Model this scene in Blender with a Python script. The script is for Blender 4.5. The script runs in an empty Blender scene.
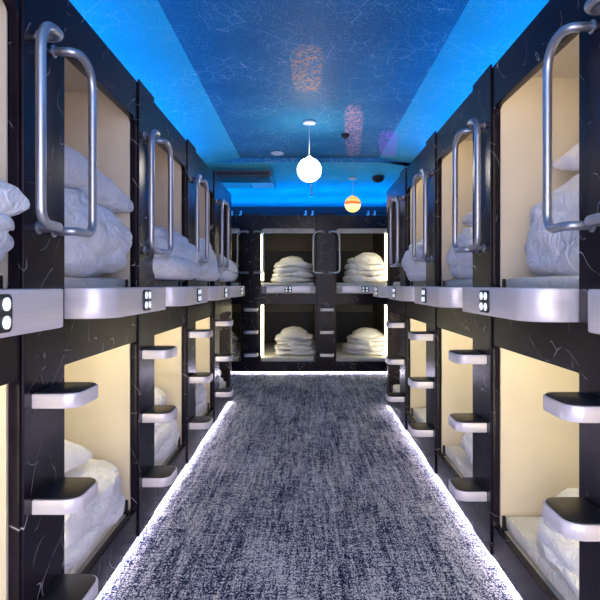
import bpy, bmesh, math, random
from mathutils import Vector, Matrix, noise
C = bpy.context.scene.collection
PI = math.pi

# ------------------------------------------------------------------ materials
def mat(name):
    m = bpy.data.materials.new(name); m.use_nodes = True
    nt = m.node_tree; b = nt.nodes['Principled BSDF']
    return m, nt, b
def N(nt, t, **k):
    n = nt.nodes.new(t)
    for a, v in k.items():
        if a.startswith('i_'):
            key = a[2:]; n.inputs[int(key) if key.isdigit() else key.replace('_', ' ')].default_value = v
        else: setattr(n, a, v)
    return n
def ramp(nt, fac, stops):
    r = nt.nodes.new('ShaderNodeValToRGB')
    e = r.color_ramp.elements
    while len(e) < len(stops): e.new(0.5)
    for q, (p, c) in zip(e, stops): q.position = p; q.color = (*c, 1)
    nt.links.new(fac, r.inputs[0]); return r
def mapping(nt, scale, kind='Object', rot=(0,0,0)):
    tc = nt.nodes.new('ShaderNodeTexCoord'); mp = nt.nodes.new('ShaderNodeMapping')
    mp.inputs['Scale'].default_value = scale; mp.inputs['Rotation'].default_value = rot
    nt.links.new(tc.outputs[kind], mp.inputs[0]); return mp.outputs[0]
def geo(nt, scale, rot=(0,0,0)):
    tc = nt.nodes.new('ShaderNodeNewGeometry'); mp = nt.nodes.new('ShaderNodeMapping')
    mp.inputs['Scale'].default_value = scale; mp.inputs['Rotation'].default_value = rot
    nt.links.new(tc.outputs['Position'], mp.inputs[0]); return mp.outputs[0]
def simple(name, col, rough=.5, metal=0, noise_amt=.06, sc=30, bump=0):
    m, nt, b = mat(name)
    n = N(nt, 'ShaderNodeTexNoise', i_Scale=sc, i_Detail=4.0)
    nt.links.new(geo(nt, (1,1,1)), n.inputs['Vector'])
    lo = tuple(c*(1-noise_amt) for c in col); hi = tuple(min(1, c*(1+noise_amt)) for c in col)
    r = ramp(nt, n.outputs['Fac'], [(.3, lo), (.7, hi)])
    nt.links.new(r.outputs[0], b.inputs['Base Color'])
    b.inputs['Roughness'].default_value = rough; b.inputs['Metallic'].default_value = metal
    if bump:
        bp = N(nt, 'ShaderNodeBump', i_Strength=bump, i_Distance=.01)
        nt.links.new(n.outputs['Fac'], bp.inputs['Height']); nt.links.new(bp.outputs[0], b.inputs['Normal'])
    return m
def emit(name, col, s):
    m, nt, b = mat(name)
    b.inputs['Base Color'].default_value = (*col, 1)
    b.inputs['Emission Color'].default_value = (*col, 1)
    b.inputs['Emission Strength'].default_value = s
    return m
def math_(nt, op, a, b_=None, c=None):
    n = nt.nodes.new('ShaderNodeMath'); n.operation = op
    for i, v in enumerate((a, b_, c)):
        if v is None: continue
        if isinstance(v, (int, float)): n.inputs[i].default_value = v
        else: nt.links.new(v, n.inputs[i])
    return n.outputs[0]
def mixc(nt, fac, a, b_):
    n = nt.nodes.new('ShaderNodeMix'); n.data_type = 'RGBA'
    if isinstance(fac, (int, float)): n.inputs[0].default_value = fac
    else: nt.links.new(fac, n.inputs[0])
    for i, v in ((6, a), (7, b_)):
        if isinstance(v, tuple): n.inputs[i].default_value = (*v, 1)
        else: nt.links.new(v, n.inputs[i])
    return n.outputs[2]

def marble_mat():
    m, nt, b = mat('black_marble')
    v0 = geo(nt, (1,1,1), (.75,.6,.2)); mp = nt.nodes.new('ShaderNodeMapping'); mp.inputs['Scale'].default_value = (2.2,2.6,.55)
    nt.links.new(v0, mp.inputs[0]); v = mp.outputs[0]
    base = N(nt, 'ShaderNodeTexNoise', i_Scale=3.0, i_Detail=8.0)
    nt.links.new(v, base.inputs['Vector'])
    r = ramp(nt, base.outputs['Fac'], [(.35, (.008,.0055,.011)), (.7, (.018,.012,.021))])
    masks = []
    for sc, w, off in ((1.3, .0022, 3.1), (3.4, .0034, 9.7)):
        n = N(nt, 'ShaderNodeTexNoise', noise_dimensions='4D', i_W=off, i_Scale=sc, i_Detail=1.0, i_Roughness=.4)
        nt.links.new(v, n.inputs['Vector'])
        d = math_(nt, 'ABSOLUTE', math_(nt, 'SUBTRACT', n.outputs['Fac'], .5))
        line = math_(nt, 'SUBTRACT', 1.0, math_(nt, 'MINIMUM', math_(nt, 'DIVIDE', d, w), 1.0))
        pm = N(nt, 'ShaderNodeTexNoise', noise_dimensions='4D', i_W=off+5, i_Scale=7.0, i_Detail=2.0)
        nt.links.new(v, pm.inputs['Vector'])
        g = N(nt, 'ShaderNodeMapRange', i_1=.49, i_2=.60); nt.links.new(pm.outputs['Fac'], g.inputs[0])
        masks.append(math_(nt, 'MULTIPLY', line, g.outputs[0]))
    mk = math_(nt, 'MAXIMUM', masks[0], masks[1])
    nt.links.new(mixc(nt, mk, r.outputs[0], (.48,.45,.48)), b.inputs['Base Color'])
    b.inputs['Roughness'].default_value = .26
    b.inputs['Specular IOR Level'].default_value = .2
    return m
def metal_mat(name, col, rough, stretch=(2,2,120), metal=.8):
    m, nt, b = mat(name)
    n = N(nt, 'ShaderNodeTexNoise', i_Scale=1.0, i_Detail=3.0)
    nt.links.new(geo(nt, stretch), n.inputs['Vector'])
    r = ramp(nt, n.outputs['Fac'], [(.3, tuple(c*.93 for c in col)), (.7, col)])
    nt.links.new(r.outputs[0], b.inputs['Base Color'])
    q = N(nt, 'ShaderNodeMapRange', i_3=rough*.85, i_4=rough*1.15); nt.links.new(n.outputs['Fac'], q.inputs[0])
    nt.links.new(q.outputs[0], b.inputs['Roughness'])
    b.inputs['Metallic'].default_value = metal
    return m
def fabric_mat(name, col):
    m, nt, b = mat(name)
    v = geo(nt, (1,1,1))
    n = N(nt, 'ShaderNodeTexNoise', i_Scale=13.0, i_Detail=6.0, i_Distortion=2.2); nt.links.new(v, n.inputs['Vector'])
    r = ramp(nt, n.outputs['Fac'], [(.3, tuple(c*.95 for c in col)), (.7, col)])
    nt.links.new(r.outputs[0], b.inputs['Base Color'])
    b.inputs['Roughness'].default_value = .9
    bp = N(nt, 'ShaderNodeBump', i_Strength=.75, i_Distance=.03)
    nt.links.new(n.outputs['Fac'], bp.inputs['Height']); nt.links.new(bp.outputs[0], b.inputs['Normal'])
    return m
def carpet_mat():
    m, nt, b = mat('carpet_weave')
    def nz(sc, det, w):
        n = N(nt, 'ShaderNodeTexNoise', noise_dimensions='4D', i_W=w, i_Scale=1.0, i_Detail=det, i_Roughness=.6)
        nt.links.new(geo(nt, sc), n.inputs['Vector']); return n.outputs['Fac']
    patch = math_(nt, 'ADD', math_(nt, 'MULTIPLY', nz((4.5,1.8,1), 4.0, 1.3), .5), math_(nt, 'MULTIPLY', nz((24,1.5,1), 3.0, 6.1), .5))   # long faded patches
    streak = nz((60,5,1), 3.0, 4.1)          # threads along the corridor
    cross = nz((14,90,1), 2.0, 7.7)          # short cross tufts
    grain = nz((170,120,1), 1.5, 2.7)
    s = math_(nt, 'ADD', math_(nt, 'MULTIPLY', patch, .95), math_(nt, 'MULTIPLY', streak, .70))
    s = math_(nt, 'ADD', s, math_(nt, 'MULTIPLY', cross, .55))
    s = math_(nt, 'ADD', s, math_(nt, 'MULTIPLY', grain, 1.7))
    r = ramp(nt, math_(nt, 'MULTIPLY_ADD', s, 1.1, -1.64), [(.24, (.008,.014,.045)), (.38, (.040,.060,.15)), (.48, (.19,.21,.28)), (.57, (.52,.52,.53)), (.70, (.92,.90,.87))])
    nt.links.new(r.outputs[0], b.inputs['Base Color'])
    b.inputs['Roughness'].default_value = 1.0; b.inputs['Specular IOR Level'].default_value = .1
    bp = N(nt, 'ShaderNodeBump', i_Strength=.7, i_Distance=.006)
    nt.links.new(grain, bp.inputs['Height']); nt.links.new(bp.outputs[0], b.inputs['Normal'])
    return m
def ceiling_mat(name, lohi):
    m, nt, b = mat(name)
    pos = nt.nodes.new('ShaderNodeNewGeometry').outputs['Position']
    sep = nt.nodes.new('ShaderNodeSeparateXYZ'); nt.links.new(pos, sep.inputs[0])
    X, Y = sep.outputs[0], sep.outputs[1]
    n1 = N(nt, 'ShaderNodeTexNoise', i_Scale=1.3, i_Detail=6.0, i_Roughness=.6); nt.links.new(pos, n1.inputs['Vector'])
    base = ramp(nt, n1.outputs['Fac'], lohi).outputs[0]
    # fine dust and stars
    vo = N(nt, 'ShaderNodeTexVoronoi', i_Scale=30.0); nt.links.new(pos, vo.inputs['Vector'])
    star = math_(nt, 'LESS_THAN', vo.outputs['Distance'], .07)
    base = mixc(nt, math_(nt, 'MULTIPLY', star, .75), base, (.85,.95,1.0))
    vf = N(nt, 'ShaderNodeTexVoronoi', i_Scale=75.0); nt.links.new(pos, vf.inputs['Vector'])
    dn = N(nt, 'ShaderNodeTexNoise', i_Scale=2.2, i_Detail=3.0); nt.links.new(pos, dn.inputs['Vector'])
    dg = N(nt, 'ShaderNodeMapRange', i_1=.36, i_2=.55); nt.links.new(dn.outputs['Fac'], dg.inputs[0])
    dust = math_(nt, 'MULTIPLY', math_(nt, 'LESS_THAN', vf.outputs['Distance'], .22), dg.outputs[0])
    base = mixc(nt, math_(nt, 'MULTIPLY', dust, .6), base, (.6,.85,1.0))
    # thin constellation lines
    ve = N(nt, 'ShaderNodeTexVoronoi', feature='DISTANCE_TO_EDGE', i_Scale=9.0); nt.links.new(pos, ve.inputs['Vector'])
    ln = math_(nt, 'LESS_THAN', ve.outputs['Distance'], .011)
    nm = N(nt, 'ShaderNodeTexNoise', i_Scale=2.6, i_Detail=2.0); nt.links.new(pos, nm.inputs['Vector'])
    g = N(nt, 'ShaderNodeMapRange', i_1=.40, i_2=.55); nt.links.new(nm.outputs['Fac'], g.inputs[0])
    base = mixc(nt, math_(nt, 'MULTIPLY', math_(nt, 'MULTIPLY', ln, g.outputs[0]), .5), base, (.7,.9,1.0))
    # orange to purple lamp reflections painted into the ceiling colour
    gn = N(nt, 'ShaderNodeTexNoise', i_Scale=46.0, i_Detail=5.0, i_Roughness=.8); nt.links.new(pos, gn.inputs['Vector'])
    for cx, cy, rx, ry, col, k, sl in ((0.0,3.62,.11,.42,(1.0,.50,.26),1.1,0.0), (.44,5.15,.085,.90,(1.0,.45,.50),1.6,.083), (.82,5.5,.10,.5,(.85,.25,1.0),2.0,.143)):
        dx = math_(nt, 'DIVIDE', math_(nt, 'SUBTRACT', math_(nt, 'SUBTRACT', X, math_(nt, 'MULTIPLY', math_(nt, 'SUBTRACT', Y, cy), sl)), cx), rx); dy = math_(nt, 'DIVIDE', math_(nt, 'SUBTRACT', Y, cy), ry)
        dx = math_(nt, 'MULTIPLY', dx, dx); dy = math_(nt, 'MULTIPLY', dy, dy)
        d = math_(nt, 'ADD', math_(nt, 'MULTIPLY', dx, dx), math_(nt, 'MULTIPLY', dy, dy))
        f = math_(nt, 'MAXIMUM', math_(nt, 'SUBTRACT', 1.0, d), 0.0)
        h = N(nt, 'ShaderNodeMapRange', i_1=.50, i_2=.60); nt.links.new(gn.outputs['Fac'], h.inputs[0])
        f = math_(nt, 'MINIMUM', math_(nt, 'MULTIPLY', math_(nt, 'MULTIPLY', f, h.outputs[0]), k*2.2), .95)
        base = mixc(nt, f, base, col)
    nt.links.new(base, b.inputs['Base Color'])
    b.inputs['Roughness'].default_value = .55; b.inputs['Specular IOR Level'].default_value = .2
    return m
def saturn_mat():
    m, nt, b = mat('planet_shade')
    sep = nt.nodes.new('ShaderNodeSeparateXYZ'); nt.links.new(mapping(nt, (1,1,1)), sep.inputs[0])
    n = N(nt, 'ShaderNodeTexNoise', i_Scale=9.0, i_Detail=3.0); nt.links.new(mapping(nt, (1,1,1)), n.inputs['Vector'])
    z = math_(nt, 'ADD', math_(nt, 'MULTIPLY_ADD', sep.outputs[2], 5.0, .5), math_(nt, 'MULTIPLY', math_(nt, 'SUBTRACT', n.outputs['Fac'], .5), .12))
    r = ramp(nt, z, [(.0,(1,.75,.22)), (.38,(1,.83,.35)), (.44,(1,.80,.42)), (.48,(.95,.13,.02)), (.62,(.95,.16,.03)), (.66,(1,.42,.12)), (.80,(1,.50,.12)), (.84,(.95,.18,.04)), (.92,(1,.55,.1))])
    nt.links.new(r.outputs[0], b.inputs['Base Color']); nt.links.new(r.outputs[0], b.inputs['Emission Color'])
    b.inputs['Emission Strength'].default_value = 1.0
    return m

MARBLE = marble_mat()
SILVER = metal_mat('brushed_aluminium', (.90,.84,.87), .36, (3,3,160), .35)
CHROME = metal_mat('polished_steel', (.52,.53,.58), .33, (20,20,4))
BLACK = simple('black_plastic', (.012,.013,.018), .42)
TREAD = simple('black_tread', (.010,.012,.022), .38)
BEIGE = simple('cream_laminate', (.74,.65,.49), .55, noise_amt=.03, sc=6)
PLINTH = simple('dark_plinth', (.02,.018,.03), .5)
HEAD = simple('dark_headboard', (.010,.011,.022), .5)
WHITE = simple('white_plastic', (.8,.8,.82), .4)
LINEN = fabric_mat('white_cotton', (.93,.91,.93))
MATT = fabric_mat('mattress_cover', (.84,.80,.72))
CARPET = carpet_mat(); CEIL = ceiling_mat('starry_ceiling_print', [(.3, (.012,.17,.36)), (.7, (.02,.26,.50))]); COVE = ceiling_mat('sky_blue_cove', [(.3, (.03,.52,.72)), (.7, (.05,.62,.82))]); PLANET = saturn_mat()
DARKWALL = simple('navy_wall', (.012,.02,.045), .6)
E_FLOOR = emit('floor_led', (.84,.77,1.0), 29)
E_COVE = emit('blue_cove_led', (.0,.31,1.0), 32)
E_POD = emit('warm_pod_led', (1.0,.84,.60), 12)
E_LOW = emit('warm_lower_pod_led', (1.0,.93,.64), 27)
E_END = emit('end_wall_pod_led', (1.0,.90,.58), 11)
E_DIM = emit('dimmed_pod_led', (1.0,.78,.74), 2.6)
WALNUT = simple('dark_brown_laminate', (.11,.085,.06), .45)
E_GLOBE = emit('globe_glow', (1.0,.90,.78), 15.0)
E_BTN = emit('button_glow', (.9,.95,1.0), .45)

# ------------------------------------------------------------------ mesh helpers
def bx(bm, x0, x1, y0, y1, z0, z1, bev=0):
    b2 = bmesh.new()
    bmesh.ops.create_cube(b2, size=1)
    for v in b2.verts:
        v.co = Vector(((x0+x1)/2+v.co.x*(x1-x0), (y0+y1)/2+v.co.y*(y1-y0), (z0+z1)/2+v.co.z*(z1-z0)))
    if bev: bmesh.ops.bevel(b2, geom=b2.edges[:], offset=bev, segments=2, affect='EDGES', profile=.5)
    merge(bm, b2)
def merge(bm, b2):
    me = bpy.data.meshes.new('tmp'); b2.to_mesh(me); b2.free(); bm.from_mesh(me); bpy.data.meshes.remove(me)
def prism(bm, pts, z0, z1, bev=0):
    b2 = bmesh.new()
    f = b2.faces.new([b2.verts.new((x, y, z0)) for x, y in pts])
    r = bmesh.ops.extrude_face_region(b2, geom=[f])
    for v in r['geom']:
        if isinstance(v, bmesh.types.BMVert): v.co.z = z1
    bmesh.ops.recalc_face_normals(b2, faces=b2.faces[:])
    if bev:
        es = [e for e in b2.edges if abs(e.verts[0].co.z-e.verts[1].co.z) < 1e-6]
        bmesh.ops.bevel(b2, geom=es, offset=bev, segments=2, affect='EDGES', profile=.5)
    merge(bm, b2)
def tube(bm, pts, r, seg=12, cap=True):
    pts = [Vector(p) for p in pts]; rings = []
    t0 = (pts[1]-pts[0]).normalized()
    up = t0.orthogonal().normalized()
    for i, p in enumerate(pts):
        t = ((pts[min(i+1, len(pts)-1)]-pts[max(i-1, 0)])).normalized()
        up = (up - t*up.dot(t)).normalized(); s = t.cross(up)
        rings.append([bm.verts.new(p+(up*math.cos(a)+s*math.sin(a))*r) for a in (2*PI*k/seg for k in range(seg))])
    for a, b_ in zip(rings, rings[1:]):
        for k in range(seg): bm.faces.new((a[k], a[(k+1)%seg], b_[(k+1)%seg], b_[k]))
    if cap: bm.faces.new(rings[0][::-1]); bm.faces.new(rings[-1])
def rounded_path(pts, r, n=8):
    pts = [Vector(p) for p in pts]; out = [pts[0]]
    for i, (a, b_, c) in enumerate(zip(pts, pts[1:], pts[2:])):
        ri = r[i] if isinstance(r, tuple) else r
        rr = min(ri, (a-b_).length*.70 if i == 1 and isinstance(r, tuple) else (a-b_).length*.49, (c-b_).length*.49)
        if i == 0 and isinstance(r, tuple): rr = min(rr, (c-b_).length*.28)
        p0 = b_+(a-b_).normalized()*rr; p2 = b_+(c-b_).normalized()*rr
        for k in range(n+1):
            t = k/n; out.append(p0*(1-t)**2+b_*2*t*(1-t)+p2*t*t)
    out.append(pts[-1]); return out
def lathe(bm, prof, cx=0, cy=0, seg=32):
    rings = []
    for r, z in prof:
        rings.append([bm.verts.new((cx+max(r,1e-4)*math.cos(2*PI*k/seg), cy+max(r,1e-4)*math.sin(2*PI*k/seg), z)) for k in range(seg)])
    for a, b_ in zip(rings, rings[1:]):
        for k in range(seg): bm.faces.new((a[k], a[(k+1)%seg], b_[(k+1)%seg], b_[k]))
    bm.faces.new(rings[0]); bm.faces.new(rings[-1])
def obj(name, bm, m, parent=None, smooth=False, mirror=False):
    if mirror:
        for v in bm.verts: v.co.x = -v.co.x
    bmesh.ops.recalc_face_normals(bm, faces=bm.faces[:])
    me = bpy.data.meshes.new(name); bm.to_mesh(me); bm.free()
    me.materials.append(m)
    if smooth:
        me.polygons.foreach_set('use_smooth', [True]*len(me.polygons))
        if smooth != 'all': me.set_sharp_from_angle(angle=math.radians(smooth if smooth is not True else 40))
    o = bpy.data.objects.new(name, me); C.objects.link(o); o.parent = parent
    return o
def tag(o, label, cat, group=None, kind=None):
    if label: o['label'] = label
    if cat: o['category'] = cat
    if group: o['group'] = group
    if kind: o['kind'] = kind
    return o
def struct(name, bm, m):
    o = obj(name, bm, m); o['kind'] = 'structure'; return o
def thing(name, loc, rz=0):
    o = bpy.data.objects.new(name, None); C.objects.link(o); o.location = loc; o.rotation_euler = (0,0,rz)
    o.empty_display_size = .1; return o
def copy_tree(o, parent=None):
    c = o.copy(); C.objects.link(c); c.parent = parent
    for ch in list(o.children): copy_tree(ch, c)
    return c
def rrect(x0, x1, y0, y1, r, n=6):
    out = []
    for cx, cy, a0 in ((x1-r,y1-r,0), (x0+r,y1-r,PI/2), (x0+r,y0+r,PI), (x1-r,y0+r,1.5*PI)):
        for k in range(n+1):
            a = a0+PI/2*k/n; out.append((cx+r*math.cos(a), cy+r*math.sin(a)))
    return out
def shelf_plan(u0, u1, d, r, n=8, back=.0):
    """against the wall at y=back, reaching to y=-d, two outer corners rounded"""
    p = [(u1, back)]
    for k in range(n+1):
        a = -PI/2*k/n; p.append((u1-r+r*math.cos(a), -d+r+r*math.sin(a)))
    for k in range(n+1):
        a = -PI/2-PI/2*k/n; p.append((u0+r+r*math.cos(a), -d+r+r*math.sin(a)))
    p.append((u0, back)); return p
def cut_panel(name, outer, holes, y0, y1, m, parent, mirror):
    cu = bpy.data.curves.new(name, 'CURVE'); cu.dimensions = '2D'; cu.fill_mode = 'BOTH'
    cu.extrude = (y1-y0)/2-.002; cu.bevel_depth = .002; cu.bevel_resolution = 1; cu.offset = -.002
    for poly in [outer]+holes:
        s = cu.splines.new('POLY'); s.points.add(len(poly)-1); s.use_cyclic_u = True
        for q, (x, y) in zip(s.points, poly): q.co = (x, y, 0, 1)
    t = bpy.data.objects.new('tmp', cu); C.objects.link(t)
    me = bpy.data.meshes.new_from_object(t); bpy.data.objects.remove(t); bpy.data.curves.remove(cu)
    bm = bmesh.new(); bm.from_mesh(me); bpy.data.meshes.remove(me)
    for v in bm.verts: v.co = Vector((v.co.x, (y0+y1)/2-v.co.z, v.co.y))
    bmesh.ops.remove_doubles(bm, verts=bm.verts[:], dist=1e-5)
    return obj(name, bm, m, parent, mirror=mirror)

# ------------------------------------------------------------------ capsule column
PW = .265                                   # width of the marble post
STEP_Z = (.288, .592, .892)
def make_unit(pitch, mirror, led_far=False, last=False, inner=None):
    inner = inner or BEIGE; UP = E_END if inner is not BEIGE else E_POD if mirror else E_DIM; LOW = E_LOW if inner is BEIGE else E_END
    r = thing('capsule_unit', (0,0,0))
    P = pitch
    k = dict(mirror=mirror)
    cut_panel('front_panel', [(0,.03),(P,.03),(P,2.14),(0,2.14)],
              [rrect(PW,P-.002,.165,.94,.02)[::-1], rrect(PW,P-.002,1.17,1.965,.05)[::-1]], 0, .03, MARBLE, r, mirror)
    bm = bmesh.new(); bx(bm, .004, PW-.006, -.008, .001, .032, 2.155, .003); obj('post_panel', bm, MARBLE, r, **k)
    bm = bmesh.new(); bx(bm, 0, P, .05, .08, 0, .10); obj('plinth', bm, PLINTH, r, **k)
    # carcass
    def wall(n, *a, m=inner): b2 = bmesh.new(); bx(b2, *a); obj(n, b2, m, r, **k)
    wall('partition', -.012, .012, .031, 2.0, .10, 2.11)
    wall('bunk_base', .013, P-.013, .031, 2.0, .10, .155)
    wall('bunk_base', .013, P-.013, .031, 2.0, 1.06, 1.165)
    wall('capsule_ceiling', .013, P-.013, .031, 2.0, 2.09, 2.11)
    wall('back_wall', 0, P, 2.001, 2.03, .0, 2.12)
    for z0, z1 in ((.16, .74), (1.17, 1.78)):
        wall('headboard', .02, P-.02, 1.97, 1.999, z0, z1, m=HEAD)
    # service deck above the capsules
    bm = bmesh.new(); bx(bm, 0, P, .031, 2.03, 2.121, 2.135); obj('top_deck', bm, PLINTH, r, **k)
    # metal ledge with control panel
    bm = bmesh.new(); prism(bm, shelf_plan(PW+.002, P-.003, .155, .10, 10, back=-.001), 1.09, 1.19, .004)
    rail = obj('ledge', bm, SILVER, r, smooth=30, **k)
    c = (PW+P)/2
    bm = bmesh.new(); prism(bm, [(x, z) for x, z in rrect(c-.048, c+.048, 1.101, 1.181, .014)], 0, .006, .001)
    for v in bm.verts: v.co = Vector((v.co.x, -.155-v.co.z, v.co.y))
    cp = obj('control_panel', bm, BLACK, rail, smooth=30, **k)
    for dx, dz in ((-.023,-.019), (.023,-.019), (-.023,.019), (.023,.019)):
        bm = bmesh.new(); lathe(bm, [(.014,0),(.014,.003),(.010,.005)], seg=20)
        for v in bm.verts: v.co = Vector((c+dx+v.co.x, -.161-v.co.z, 1.141+dz+v.co.y))
        obj('button', bm, E_BTN, cp, smooth=30, **k)
    # three steps on the post
    for z in STEP_Z:
        u0, u1 = .048, .232
        bm = bmesh.new(); prism(bm, shelf_plan(u0, u1, .140, .048, 8, back=-.0085), z-.042, z, .003)
        st = obj('step', bm, SILVER, r, smooth=30, **k)
        bm = bmesh.new(); prism(bm, shelf_plan(u0+.006, u1-.006, .134, .043, 8, back=-.012), z-.002, z+.003, .001)
        obj('tread', bm, TREAD, st, smooth=30, **k)
    # two bent grab handles, one each side of the post
    for s, ub, ue in ((0, -.042, .085), (1, PW+.042, PW-.085)):
        pts = [(ue, .0, 1.915), (ue, -.078, 1.915), (ub, -.078, 1.915), (ub, -.078, 1.365), (ue, -.078, 1.365), (ue, .0, 1.365)]
        bm = bmesh.new(); tube(bm, rounded_path(pts, (.055, .10, .05, .05), 10), .0135, 14)
        h = obj('grab_handle', bm, CHROME, r, smooth='all', **k)
        for z in (1.915, 1.365):
            bm = bmesh.new(); lathe(bm, [(.019,0),(.019,.004),(.016,.006)], seg=20)
            for v in bm.verts: v.co = Vector((ue+v.co.x, -.008-v.co.z, z+v.co.y))
            obj('mounting_flange', bm, CHROME, h, smooth=30, **k)
    # warm led strips inside, just behind the front panel
    for z0, z1 in ((.24, .93), (1.26, 2.00)):
        if led_far: a = (P-.085, P-.045, .040, .06)
        elif led_far is None: a = (PW+.002, PW+.034, .040, .06)
        else: a = (.014, .024, .05, .075)
        bm = bmesh.new(); bx(bm, *a, z0, z1); obj('vertical_led_strip', bm, UP if z0 > 1 else LOW, r, **k)
    bm = bmesh.new(); bx(bm, .1, P-.1, .034, .05, 2.078, 2.089); obj('ceiling_led_strip', bm, UP, r, **k)
    bm = bmesh.new(); bx(bm, .1, P-.1, .034, .05, 1.048, 1.059); obj('ceiling_led_strip', bm, LOW, r, **k)
    if inner is WALNUT:
        for z0, z1 in ((1.90, 1.985),): bm = bmesh.new(); bx(bm, .02, P-.02, .034, .039, z0, z1, .001); obj('valance', bm, MATT, r, **k)
    # little black blind catch at the corner of each opening
    for z in (.156, 1.166):
        bm = bmesh.new(); prism(bm, [(P-.035,.034),(P-.022,.034),(P-.022,.045),(P-.035,.045)], z, z+.06, .002)
        bx(bm, P-.04, P-.015, .033, .05, z, z+.01)
        obj('blind_catch', bm, BLACK, r, **k)
    # light strips under the front panel and on top
    bm = bmesh.new(); bx(bm, 0, P, .018, .030, .012, .022); obj('floor_led_strip', bm, E_FLOOR, r, **k)
    bm = bmesh.new(); bx(bm, 0, P, .50, .53, 2.136, 2.15); obj('cove_or_added_led_strip', bm, E_COVE, r, **k)
    if inner is WALNUT:
        bm = bmesh.new(); bx(bm, 0, P, 1.5, 1.54, 2.136, 2.15); obj('cove_or_added_led_strip', bm, E_COVE, r, **k)  # extra strip added only to brighten the ceiling over the end wall
    if last:
        bm = bmesh.new(); bx(bm, P+.012, P+.05, 0, 2.03, 0, 2.14, .002); bx(bm, P, P+.0125, .0, 2.03, .03, 2.14); obj('end_panel', bm, MARBLE, r, **k)
    return r

# ------------------------------------------------------------------ bedding
def qsphere(n):
    """cube-sphere vertices and quads on the cube [-1,1]^3"""
    bm = bmesh.new()
    bmesh.ops.create_cube(bm, size=2)
    bmesh.ops.subdivide_edges(bm, edges=bm.edges[:], cuts=n, use_grid_fill=True)
    return bm
def lobe(bm, c, s, e, seed, amp=.02, n=20, sag=0):
    b2 = qsphere(n); off = Vector((seed*7.3, seed*3.1, seed*1.7))
    for v in b2.verts:
        p = v.co.copy()
        # even out spacing, then superellipsoid
        p = Vector((math.tan(p.x*.75)/math.tan(.75), math.tan(p.y*.75)/math.tan(.75), math.tan(p.z*.75)/math.tan(.75)))
        exy, ez = e
        q = ((abs(p.x)**exy+abs(p.y)**exy)**(ez/exy)+abs(p.z)**ez)**(1/ez)
        p /= q
        w = Vector((p.x*s[0], p.y*s[1], p.z*s[2]))
        nrm = Vector((p.x/s[0], p.y/s[1], p.z/s[2])).normalized()
        a = noise.fractal((w+off)*4.5, .9, 2.1, 3)
        rdg = 1-abs(noise.noise(Vector((w.x*13, w.y*13, w.z*6))+off))*2.2
        rdg2 = 1-abs(noise.noise(Vector((w.x*7+w.z*9, w.y*16, w.z*12))+off*2))*2.2
        w += nrm*(a*amp*1.1+max(rdg,0)**3*amp*.5-max(rdg2,0)**3*amp*.55)
        if sag: w.z -= sag*(p.x*p.x+p.y*p.y*.6)
        v.co = w+Vector(c)
    merge(bm, b2)
def duvet_mesh(w, d, h, layers, seed, amp=.016, lean=0):
    """folded duvet: layers of thick cloth, each pair joined by a fold at the aisle side"""
    rnd = random.Random(seed); bm = bmesh.new(); t = h/layers
    for i in range(layers):
        k = 1-(.06 if layers < 4 else .045)*i+rnd.uniform(-.04, .04)*(1 if layers < 4 else 1.6)
        lobe(bm, (rnd.uniform(-.02,.02)+lean*i, rnd.uniform(-.02,.02), t*(i+.5)), (w/2*k, d/2*k, t*(.60 if layers < 4 else .62)), (4.2, 2.7), seed+i*1.37, amp, 24)
    for i in range(0, layers-1, 2) if layers < 4 else ():        # rounded fold over two layers
        lobe(bm, (lean*i, -d*.12, t*(i+1)), (w/2*(.98-.05*i), d*.38, t*.98), (4.6, 2.2), seed+10+i, amp*.9, 24)
    off = Vector((seed, seed*2, 0))
    for v in bm.verts:      # the whole stack sags and swells together
        q = Vector((v.co.x*2.6, v.co.y*2.6, .3*v.co.z))+off
        v.co.z += noise.noise(q)*.05*v.co.z/h; v.co.x += noise.noise(q+Vector((9,0,v.co.z*4)))*.035; v.co.y += noise.noise(q+Vector((0,9,v.co.z*4)))*.035
    return bm
def pillow_mesh(w, d, h, seed, sag=.03, amp=.010):
    bm = bmesh.new(); n = 26; off = Vector((seed*5.1, seed*2.3, 0)); grid = {}
    for sgn in (1, -1):
        for i in range(n+1):
            for j in range(n+1):
                u = math.sin((i/n*2-1)*PI/2); v = math.sin((j/n*2-1)*PI/2)
                edge = i in (0, n) or j in (0, n)
                if edge and (0, i, j) in grid: grid[sgn, i, j] = grid[0, i, j]; continue
                x = u*w/2*(1-.09*(1-v*v)); y = v*d/2*(1-.09*(1-u*u))
                th = h/2*(max(0, 1-u*u)*max(0, 1-v*v))**.36
                p = Vector((x, y, sgn*th))
                a = noise.fractal(Vector((x*7, y*7, sgn*2))+off, .9, 2.0, 3)
                rr = max(0, 1-abs(noise.noise(Vector((x*15, y*6, sgn))+off))*2.4)**3
                p.z += sgn*(a*amp*1.2+rr*amp*.6)*(0 if edge else 1)
                p.z -= sag*(u*u+v*v)
                vt = bm.verts.new(p); grid[sgn, i, j] = vt
                if edge: grid[0, i, j] = vt
        for i in range(n):
            for j in range(n):
                q = [grid[sgn, i, j], grid[sgn, i+1, j], grid[sgn, i+1, j+1], grid[sgn, i, j+1]]
                if len(set(q)) == 4: bm.faces.new(q if sgn > 0 else q[::-1])
    return bm

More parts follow.
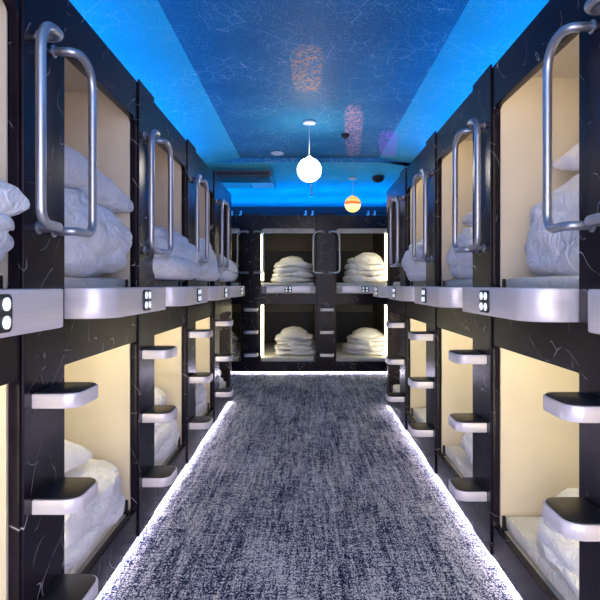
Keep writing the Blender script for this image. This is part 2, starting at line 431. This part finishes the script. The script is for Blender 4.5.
# ------------------------------------------------------------------ setting
bm = bmesh.new(); bx(bm, -3.4, 3.4, -1.5, 9.7, -.05, 0); struct('floor', bm, CARPET)
bm = bmesh.new()
ya, yb, yc = -1.5, 6.10, 9.62
prof = [(-3.0, 2.26), (-.745, 2.62), (.81, 2.62), (3.0, 2.26)]
tv = [[bm.verts.new((x, y, z)) for x, z in prof] for y in (ya, yb)]
for i in range(3): bm.faces.new((tv[0][i], tv[0][i+1], tv[1][i+1], tv[1][i]))
lo = [bm.verts.new((x, yb, 2.575)) for x, z in prof]
for i in range(3): bm.faces.new((tv[1][i], tv[1][i+1], lo[i+1], lo[i]))
hi = [bm.verts.new((x, yc, 2.575)) for x, z in prof]
for i in range(3): bm.faces.new((lo[i], lo[i+1], hi[i+1], hi[i]))
bm.faces.ensure_lookup_table()
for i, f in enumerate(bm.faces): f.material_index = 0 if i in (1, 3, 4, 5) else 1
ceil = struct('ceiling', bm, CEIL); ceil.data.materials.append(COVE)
bm = bmesh.new(); bx(bm, -3.1, 3.1, 9.6, 9.7, 0, 2.7); struct('wall_back', bm, DARKWALL)
bm = bmesh.new(); bx(bm, -3.1, -2.98, -1.5, 9.6, 0, 2.7); struct('wall_left', bm, DARKWALL)
bm = bmesh.new(); bx(bm, 2.98, 3.1, -1.5, 9.6, 0, 2.7); struct('wall_right', bm, DARKWALL)

# ------------------------------------------------------------------ capsule rows
ORD = ['nearest', 'second nearest', 'third nearest', 'fourth nearest', 'farthest']
XL, XR, YE = -.785, .80, 7.35
PL, PR, PE = 1.03, 1.02, 1.015
units = {}
protoL = make_unit(PL, False); protoR = make_unit(PR, True)
for i in range(5):
    if i < 4:
        u = protoL if i == 0 else copy_tree(protoL)
    else: u = make_unit(PL, False, last=True)
    u.location = (XL, .46+PL*i, 0); u.rotation_euler.z = PI/2
    tag(u, '%s black marble two-tier sleeping capsule column in the left row' % ORD[i], 'sleeping capsule', 'left row of capsule columns'); units['L%d' % i] = u
    if i < 4:
        u = protoR if i == 0 else copy_tree(protoR)
    else: u = make_unit(PR, True, last=True)
    u.location = (XR, .31+PR*i, 0); u.rotation_euler.z = -PI/2
    tag(u, '%s black marble two-tier sleeping capsule column in the right row' % ORD[i], 'sleeping capsule', 'right row of capsule columns'); units['R%d' % i] = u
for i, (x, lf) in enumerate(((-1.903, False), (-.888, None), (.127, True), (1.142, False))):
    u = make_unit(PE, False, led_far=lf, last=(i == 3), inner=WALNUT)
    u.location = (x, YE, 0)
    tag(u, ['end-wall two-tier capsule column seen as a sliver behind the left row', 'left of the two open capsule columns on the end wall',
            'right of the two open capsule columns on the end wall', 'end-wall capsule column mostly hidden behind the right row'][i],
        'sleeping capsule', 'capsule columns on the end wall'); units['E%d' % i] = u

# ------------------------------------------------------------------ bedding in capsules
def place(o, side, base, uc, wc, z, rz=0):
    """uc along the row from the column start, wc into the capsule"""
    if side == 'L': o.location = (XL-wc, base+uc, z); o.rotation_euler.z = PI/2+rz
    elif side == 'R': o.location = (XR+wc, base+uc, z); o.rotation_euler.z = -PI/2+rz
    else: o.location = (base+uc, YE+wc, z); o.rotation_euler.z = rz
rn = {'L': 'left row', 'R': 'right row', 'E': 'end wall'}
def mattress(side, i, base, pitch, up, desc):
    bm = bmesh.new(); z0 = 1.1655 if up else .1555
    b2 = bmesh.new(); bx(b2, .03, pitch-.03, .045, 1.95, 0, .065, .018)
    bmesh.ops.subdivide_edges(b2, edges=b2.edges[:], cuts=1)
    merge(bm, b2)
    for v in bm.verts: v.co.x -= pitch/2; v.co.y -= 1.0
    o = obj('mattress', bm, MATT, smooth=40); place(o, side, base, pitch/2, 1.0, z0)
    tag(o, 'thin cream mattress in the %s' % desc, 'mattress', 'capsule mattresses')
    return z0+.065
seed = 0
def bedding(side, i, up, uc, wc, w, d, h, layers, pil, rz=0, lean=0, amp=.016, desc='', psag=.03, second=None):
    """pil: (w, d, h, du, dw, dz, tiltx, tilty)"""
    global seed; seed += 1
    base = {'L': .46+PL*i, 'R': .31+PR*i, 'E': (-1.903, -.888, .127, 1.142)[i] if side == 'E' else 0}[side]
    pitch = {'L': PL, 'R': PR, 'E': PE}[side]
    zt = mattress(side, i, base, pitch, up, desc)
    h0 = h; h = h*layers/(layers-.3); bm = duvet_mesh(w, d, h, layers, seed*1.9+3, amp, lean)
    zmin = min(v.co.z for v in bm.verts)
    for v in bm.verts: v.co.z = max(v.co.z-zmin-.28*h/layers, 0)
    o = obj('folded_duvet', bm, LINEN, smooth='all'); place(o, side, base, uc, wc, zt, rz)
    h = h0
    tag(o, 'folded white duvet in the %s' % desc, 'duvet', 'folded duvets')
    for n_, pl in enumerate((pil, second)):
        if not pl: continue
        pil = pl
        pw, pd, ph, du, dw, dz, tx, ty = pil
        q = obj('pillow', pillow_mesh(pw, pd, ph, seed+.5+n_*3, psag), LINEN, smooth='all')
        place(q, side, base, uc+du, wc+dw, zt+h+dz, rz)
        q.rotation_euler.x = tx; q.rotation_euler.y = ty
        tag(q, ('plump white pillow in the %s' if second is None else ('topmost of two white pillows in the %s', 'lower of two white pillows in the %s')[n_]) % desc, 'pillow', 'pillows on folded duvets')
def D(side, i, up):
    if side == 'E': return '%s %s capsule of the end wall' % ('upper' if up else 'lower', ['partly hidden leftmost', 'left open', 'right open', 'hidden rightmost'][i])
    return '%s %s capsule of the %s' % (ORD[i], 'upper' if up else 'lower', rn[side])
def bed(side, i, up, *a, **k): bedding(side, i, up, *a, desc=D(side, i, up), **k)
# left row, upper
bed('L', 0, 1, .64, .27, .70, .66, .10, 2, (.66,.50,.24, .0,-.08,.08, .0,0), psag=.0)
bed('L', 1, 1, .60, .35, .78, .74, .27, 2, (.80,.62,.22, .06,-.03,.15, .04,.07), amp=.020)
bed('L', 2, 1, .60, .26, .76, .72, .25, 2, (.64,.50,.18, .0,.12,.06, .3,.1), amp=.018)
bed('L', 3, 1, .60, .28, .76, .72, .27, 2, (.64,.46,.16, 0,.04,.05, .25,.1), amp=.018)
bed('L', 4, 1, .60, .26, .76, .70, .22, 2, (.62,.46,.16, 0,.05,.05, .25,.1), amp=.018)
# left row, lower
bed('L', 0, 0, .60, .45, .66, .62, .20, 2, None)
bed('L', 1, 0, .59, .39, .80, .78, .20, 2, (.56,.46,.19, -.10,-.06,.15, .0,.06), amp=.016)
bed('L', 2, 0, .60, .37, .76, .72, .33, 3, (.64,.44,.16, -.02,.05,.07, .1,0))
bed('L', 3, 0, .60, .37, .74, .70, .30, 3, (.60,.42,.14, 0,0,.06, 0,0))
bed('L', 4, 0, .60, .40, .64, .64, .24, 3, (.60,.42,.14, 0,0,.06, 0,0))
# right row, upper
bed('R', 1, 1, .60, .46, .78, .76, .30, 2, (.74,.52,.20, -.02,.02,.19, .16,.22), amp=.020, second=(.76,.56,.20, .0,.0,.06, .12,.12))
bed('R', 2, 1, .58, .36, .78, .72, .25, 2, (.70,.52,.20, -.02,.02,.12, .1,.2), amp=.018)
bed('R', 3, 1, .58, .27, .76, .68, .26, 2, (.66,.46,.17, 0,.0,.07, .2,.1), amp=.018)
bed('R', 4, 1, .50, .62, .60, .60, .20, 2, (.58,.42,.15, 0,.0,.06, .1,0))
# right row, lower
bed('R', 1, 0, .47, .41, .74, .72, .20, 3, None, amp=.014)
bed('R', 2, 0, .44, .38, .70, .68, .28, 3, None)
bed('R', 3, 0, .45, .42, .66, .66, .16, 2, None)
bed('R', 4, 0, .45, .52, .62, .62, .18, 2, (.56,.40,.12, 0,.0,.05, 0,0))
# end wall
bed('E', 0, 1, .62, .42, .60, .60, .24, 3, (.5,.4,.13, 0,0,.05, .1,0))
bed('E', 1, 1, .70, .44, .62, .60, .25, 4, (.40,.38,.16, -.04,0,.05, .1,-.1), amp=.024)
bed('E', 2, 1, .72, .44, .60, .60, .30, 4, (.42,.40,.16, .03,0,.05, .1,.05), amp=.024)
bed('E', 0, 0, .62, .42, .60, .60, .24, 3, (.5,.4,.13, 0,0,.05, .1,0))
bed('E', 1, 0, .72, .44, .60, .60, .25, 4, (.42,.40,.16, -.02,0,.05, .1,0), amp=.024)
bed('E', 2, 0, .73, .46, .62, .60, .24, 4, (.44,.40,.15, .03,0,.05, .1,.1), amp=.024)

# ------------------------------------------------------------------ ceiling fittings
def pendant(name, x, y, zc, r, ztop, shade_mat, label):
    t = thing(name, (x, y, ztop))
    bm = bmesh.new(); lathe(bm, [(.045,-.001),(.055,-.008),(.055,-.022),(.02,-.028)], seg=28); obj('ceiling_rose', bm, WHITE, t, smooth=40)
    bm = bmesh.new(); tube(bm, [(0,0,-.026),(0,0,zc+r-ztop-.004)], .0035, 8); obj('cord', bm, WHITE, t, smooth='all')
    bm = bmesh.new(); bmesh.ops.create_uvsphere(bm, u_segments=40, v_segments=24, radius=r)
    s = obj('globe_shade', bm, shade_mat, t, smooth='all'); s.location = (0, 0, zc-ztop)
    bm = bmesh.new(); lathe(bm, [(.018,0),(.018,.02),(.008,.026)], seg=16); q = obj('cap', bm, WHITE, t, smooth=40); q.location = (0,0,zc+r-ztop-.006)
    tag(t, label, 'pendant lamp')
pendant('pendant_lamp', .02, 4.72, 2.196, .104, 2.62, E_GLOBE, 'glowing white moon globe pendant hanging from the blue ceiling')
pendant('pendant_lamp', .585, 6.98, 2.235, .104, 2.575, PLANET, 'small orange and yellow banded planet globe pendant near the end wall')

def disc(name, x, y, z, r, h, m, label, cat, inner=None):
    t = thing(name, (x, y, z))
    bm = bmesh.new(); lathe(bm, [(r*.9,-.0005),(r,-.006),(r,-h*.6),(r*.7,-h)], seg=28); obj('housing', bm, m, t, smooth=35)
    bm = bmesh.new(); lathe(bm, [(r*.45,-h+.002),(r*.45,-h-.006),(r*.2,-h-.012)], seg=20); obj('lens', bm, inner or BLACK, t, smooth=35)
    tag(t, label, cat)
disc('smoke_detector', -.32, 5.85, 2.62, .07, .02, WHITE, 'round white disc detector flush on the ceiling left of the globe', 'smoke detector', WHITE)
disc('smoke_detector', .36, 5.12, 2.62, .04, .035, BLACK, 'small dark ceiling detector right of the white globe pendant', 'smoke detector')
disc('smoke_detector', .90, 6.90, 2.575, .075, .07, BLACK, 'dark round detector on the ceiling right of the planet pendant', 'smoke detector')
t = thing('sprinkler', (.06, 7.4, 2.575))
bm = bmesh.new(); tube(bm, [(0,0,-.001),(0,0,-.16)], .012, 10); obj('drop_pipe', bm, WHITE, t, smooth='all')
bm = bmesh.new(); lathe(bm, [(.03,-.165),(.035,-.172),(.01,-.178)], seg=16); obj('deflector', bm, CHROME, t, smooth=35)
tag(t, 'short fire sprinkler pipe hanging just behind the globe pendant', 'sprinkler')

t = thing('air_conditioner', (-.82, 6.9, 2.575))
bm = bmesh.new(); bx(bm, -.40, .40, -.40, .45, -.075, -.001, .012); obj('body', bm, simple('grey_ac_body', (.10,.14,.2), .4), t)
bm = bmesh.new()
bx(bm, -.39, .39, -.385, .02, -.080, -.070)
for k in range(6): bx(bm, -.37, .37, -.36+k*.06, -.345+k*.06, -.088, -.078)
bx(bm, -.37, .37, -.405, -.398, -.065, -.02); obj('vent', bm, BLACK, t)
bm = bmesh.new()
for k in range(9): bx(bm, .12+.03*k, .13+.03*k, .0, .38, -.080, -.073)
obj('intake_grille', bm, WHITE, t)
tag(t, 'dark ceiling air conditioner cassette at the left end of the blue ceiling', 'air conditioner')

t = thing('cable_conduit', (0, 9.58, 2.46))
bm = bmesh.new(); tube(bm, [(-1.6,0,0),(1.5,0,0)], .007, 8); obj('pipe', bm, BLACK, t, smooth='all')
for x in (-1.32, -1.16, -.02, .10, 1.08, 1.19):
    bm = bmesh.new(); bx(bm, x-.014, x+.014, -.02, .012, -.03, .045, .003); bx(bm, x-.035, x+.014, -.018, .01, -.036, -.018); obj('bracket', bm, WHITE, t)
tag(t, 'thin pipe with small white brackets on the dark wall above end capsules', 'conduit')

# ------------------------------------------------------------------ camera, world, view
w = bpy.data.worlds.new('room_beyond'); bpy.context.scene.world = w; w.use_nodes = True
bg = w.node_tree.nodes['Background']; bg.inputs[0].default_value = (.86,.80,1.0,1); bg.inputs[1].default_value = 3.0
cam = bpy.data.objects.new('camera', bpy.data.cameras.new('camera')); C.objects.link(cam)
cam.location = (0,0,1.2); cam.rotation_euler = (PI/2,0,0)
cam.data.sensor_width = 36; cam.data.lens = 545/600*36
cam.data.shift_x = -7/600; cam.data.shift_y = -15/600
cam.data.clip_start = .05
S = bpy.context.scene; S.camera = cam
S.view_settings.view_transform = 'Standard'; S.view_settings.look = 'None'
S.view_settings.exposure = 0.55; S.view_settings.gamma = 1.0
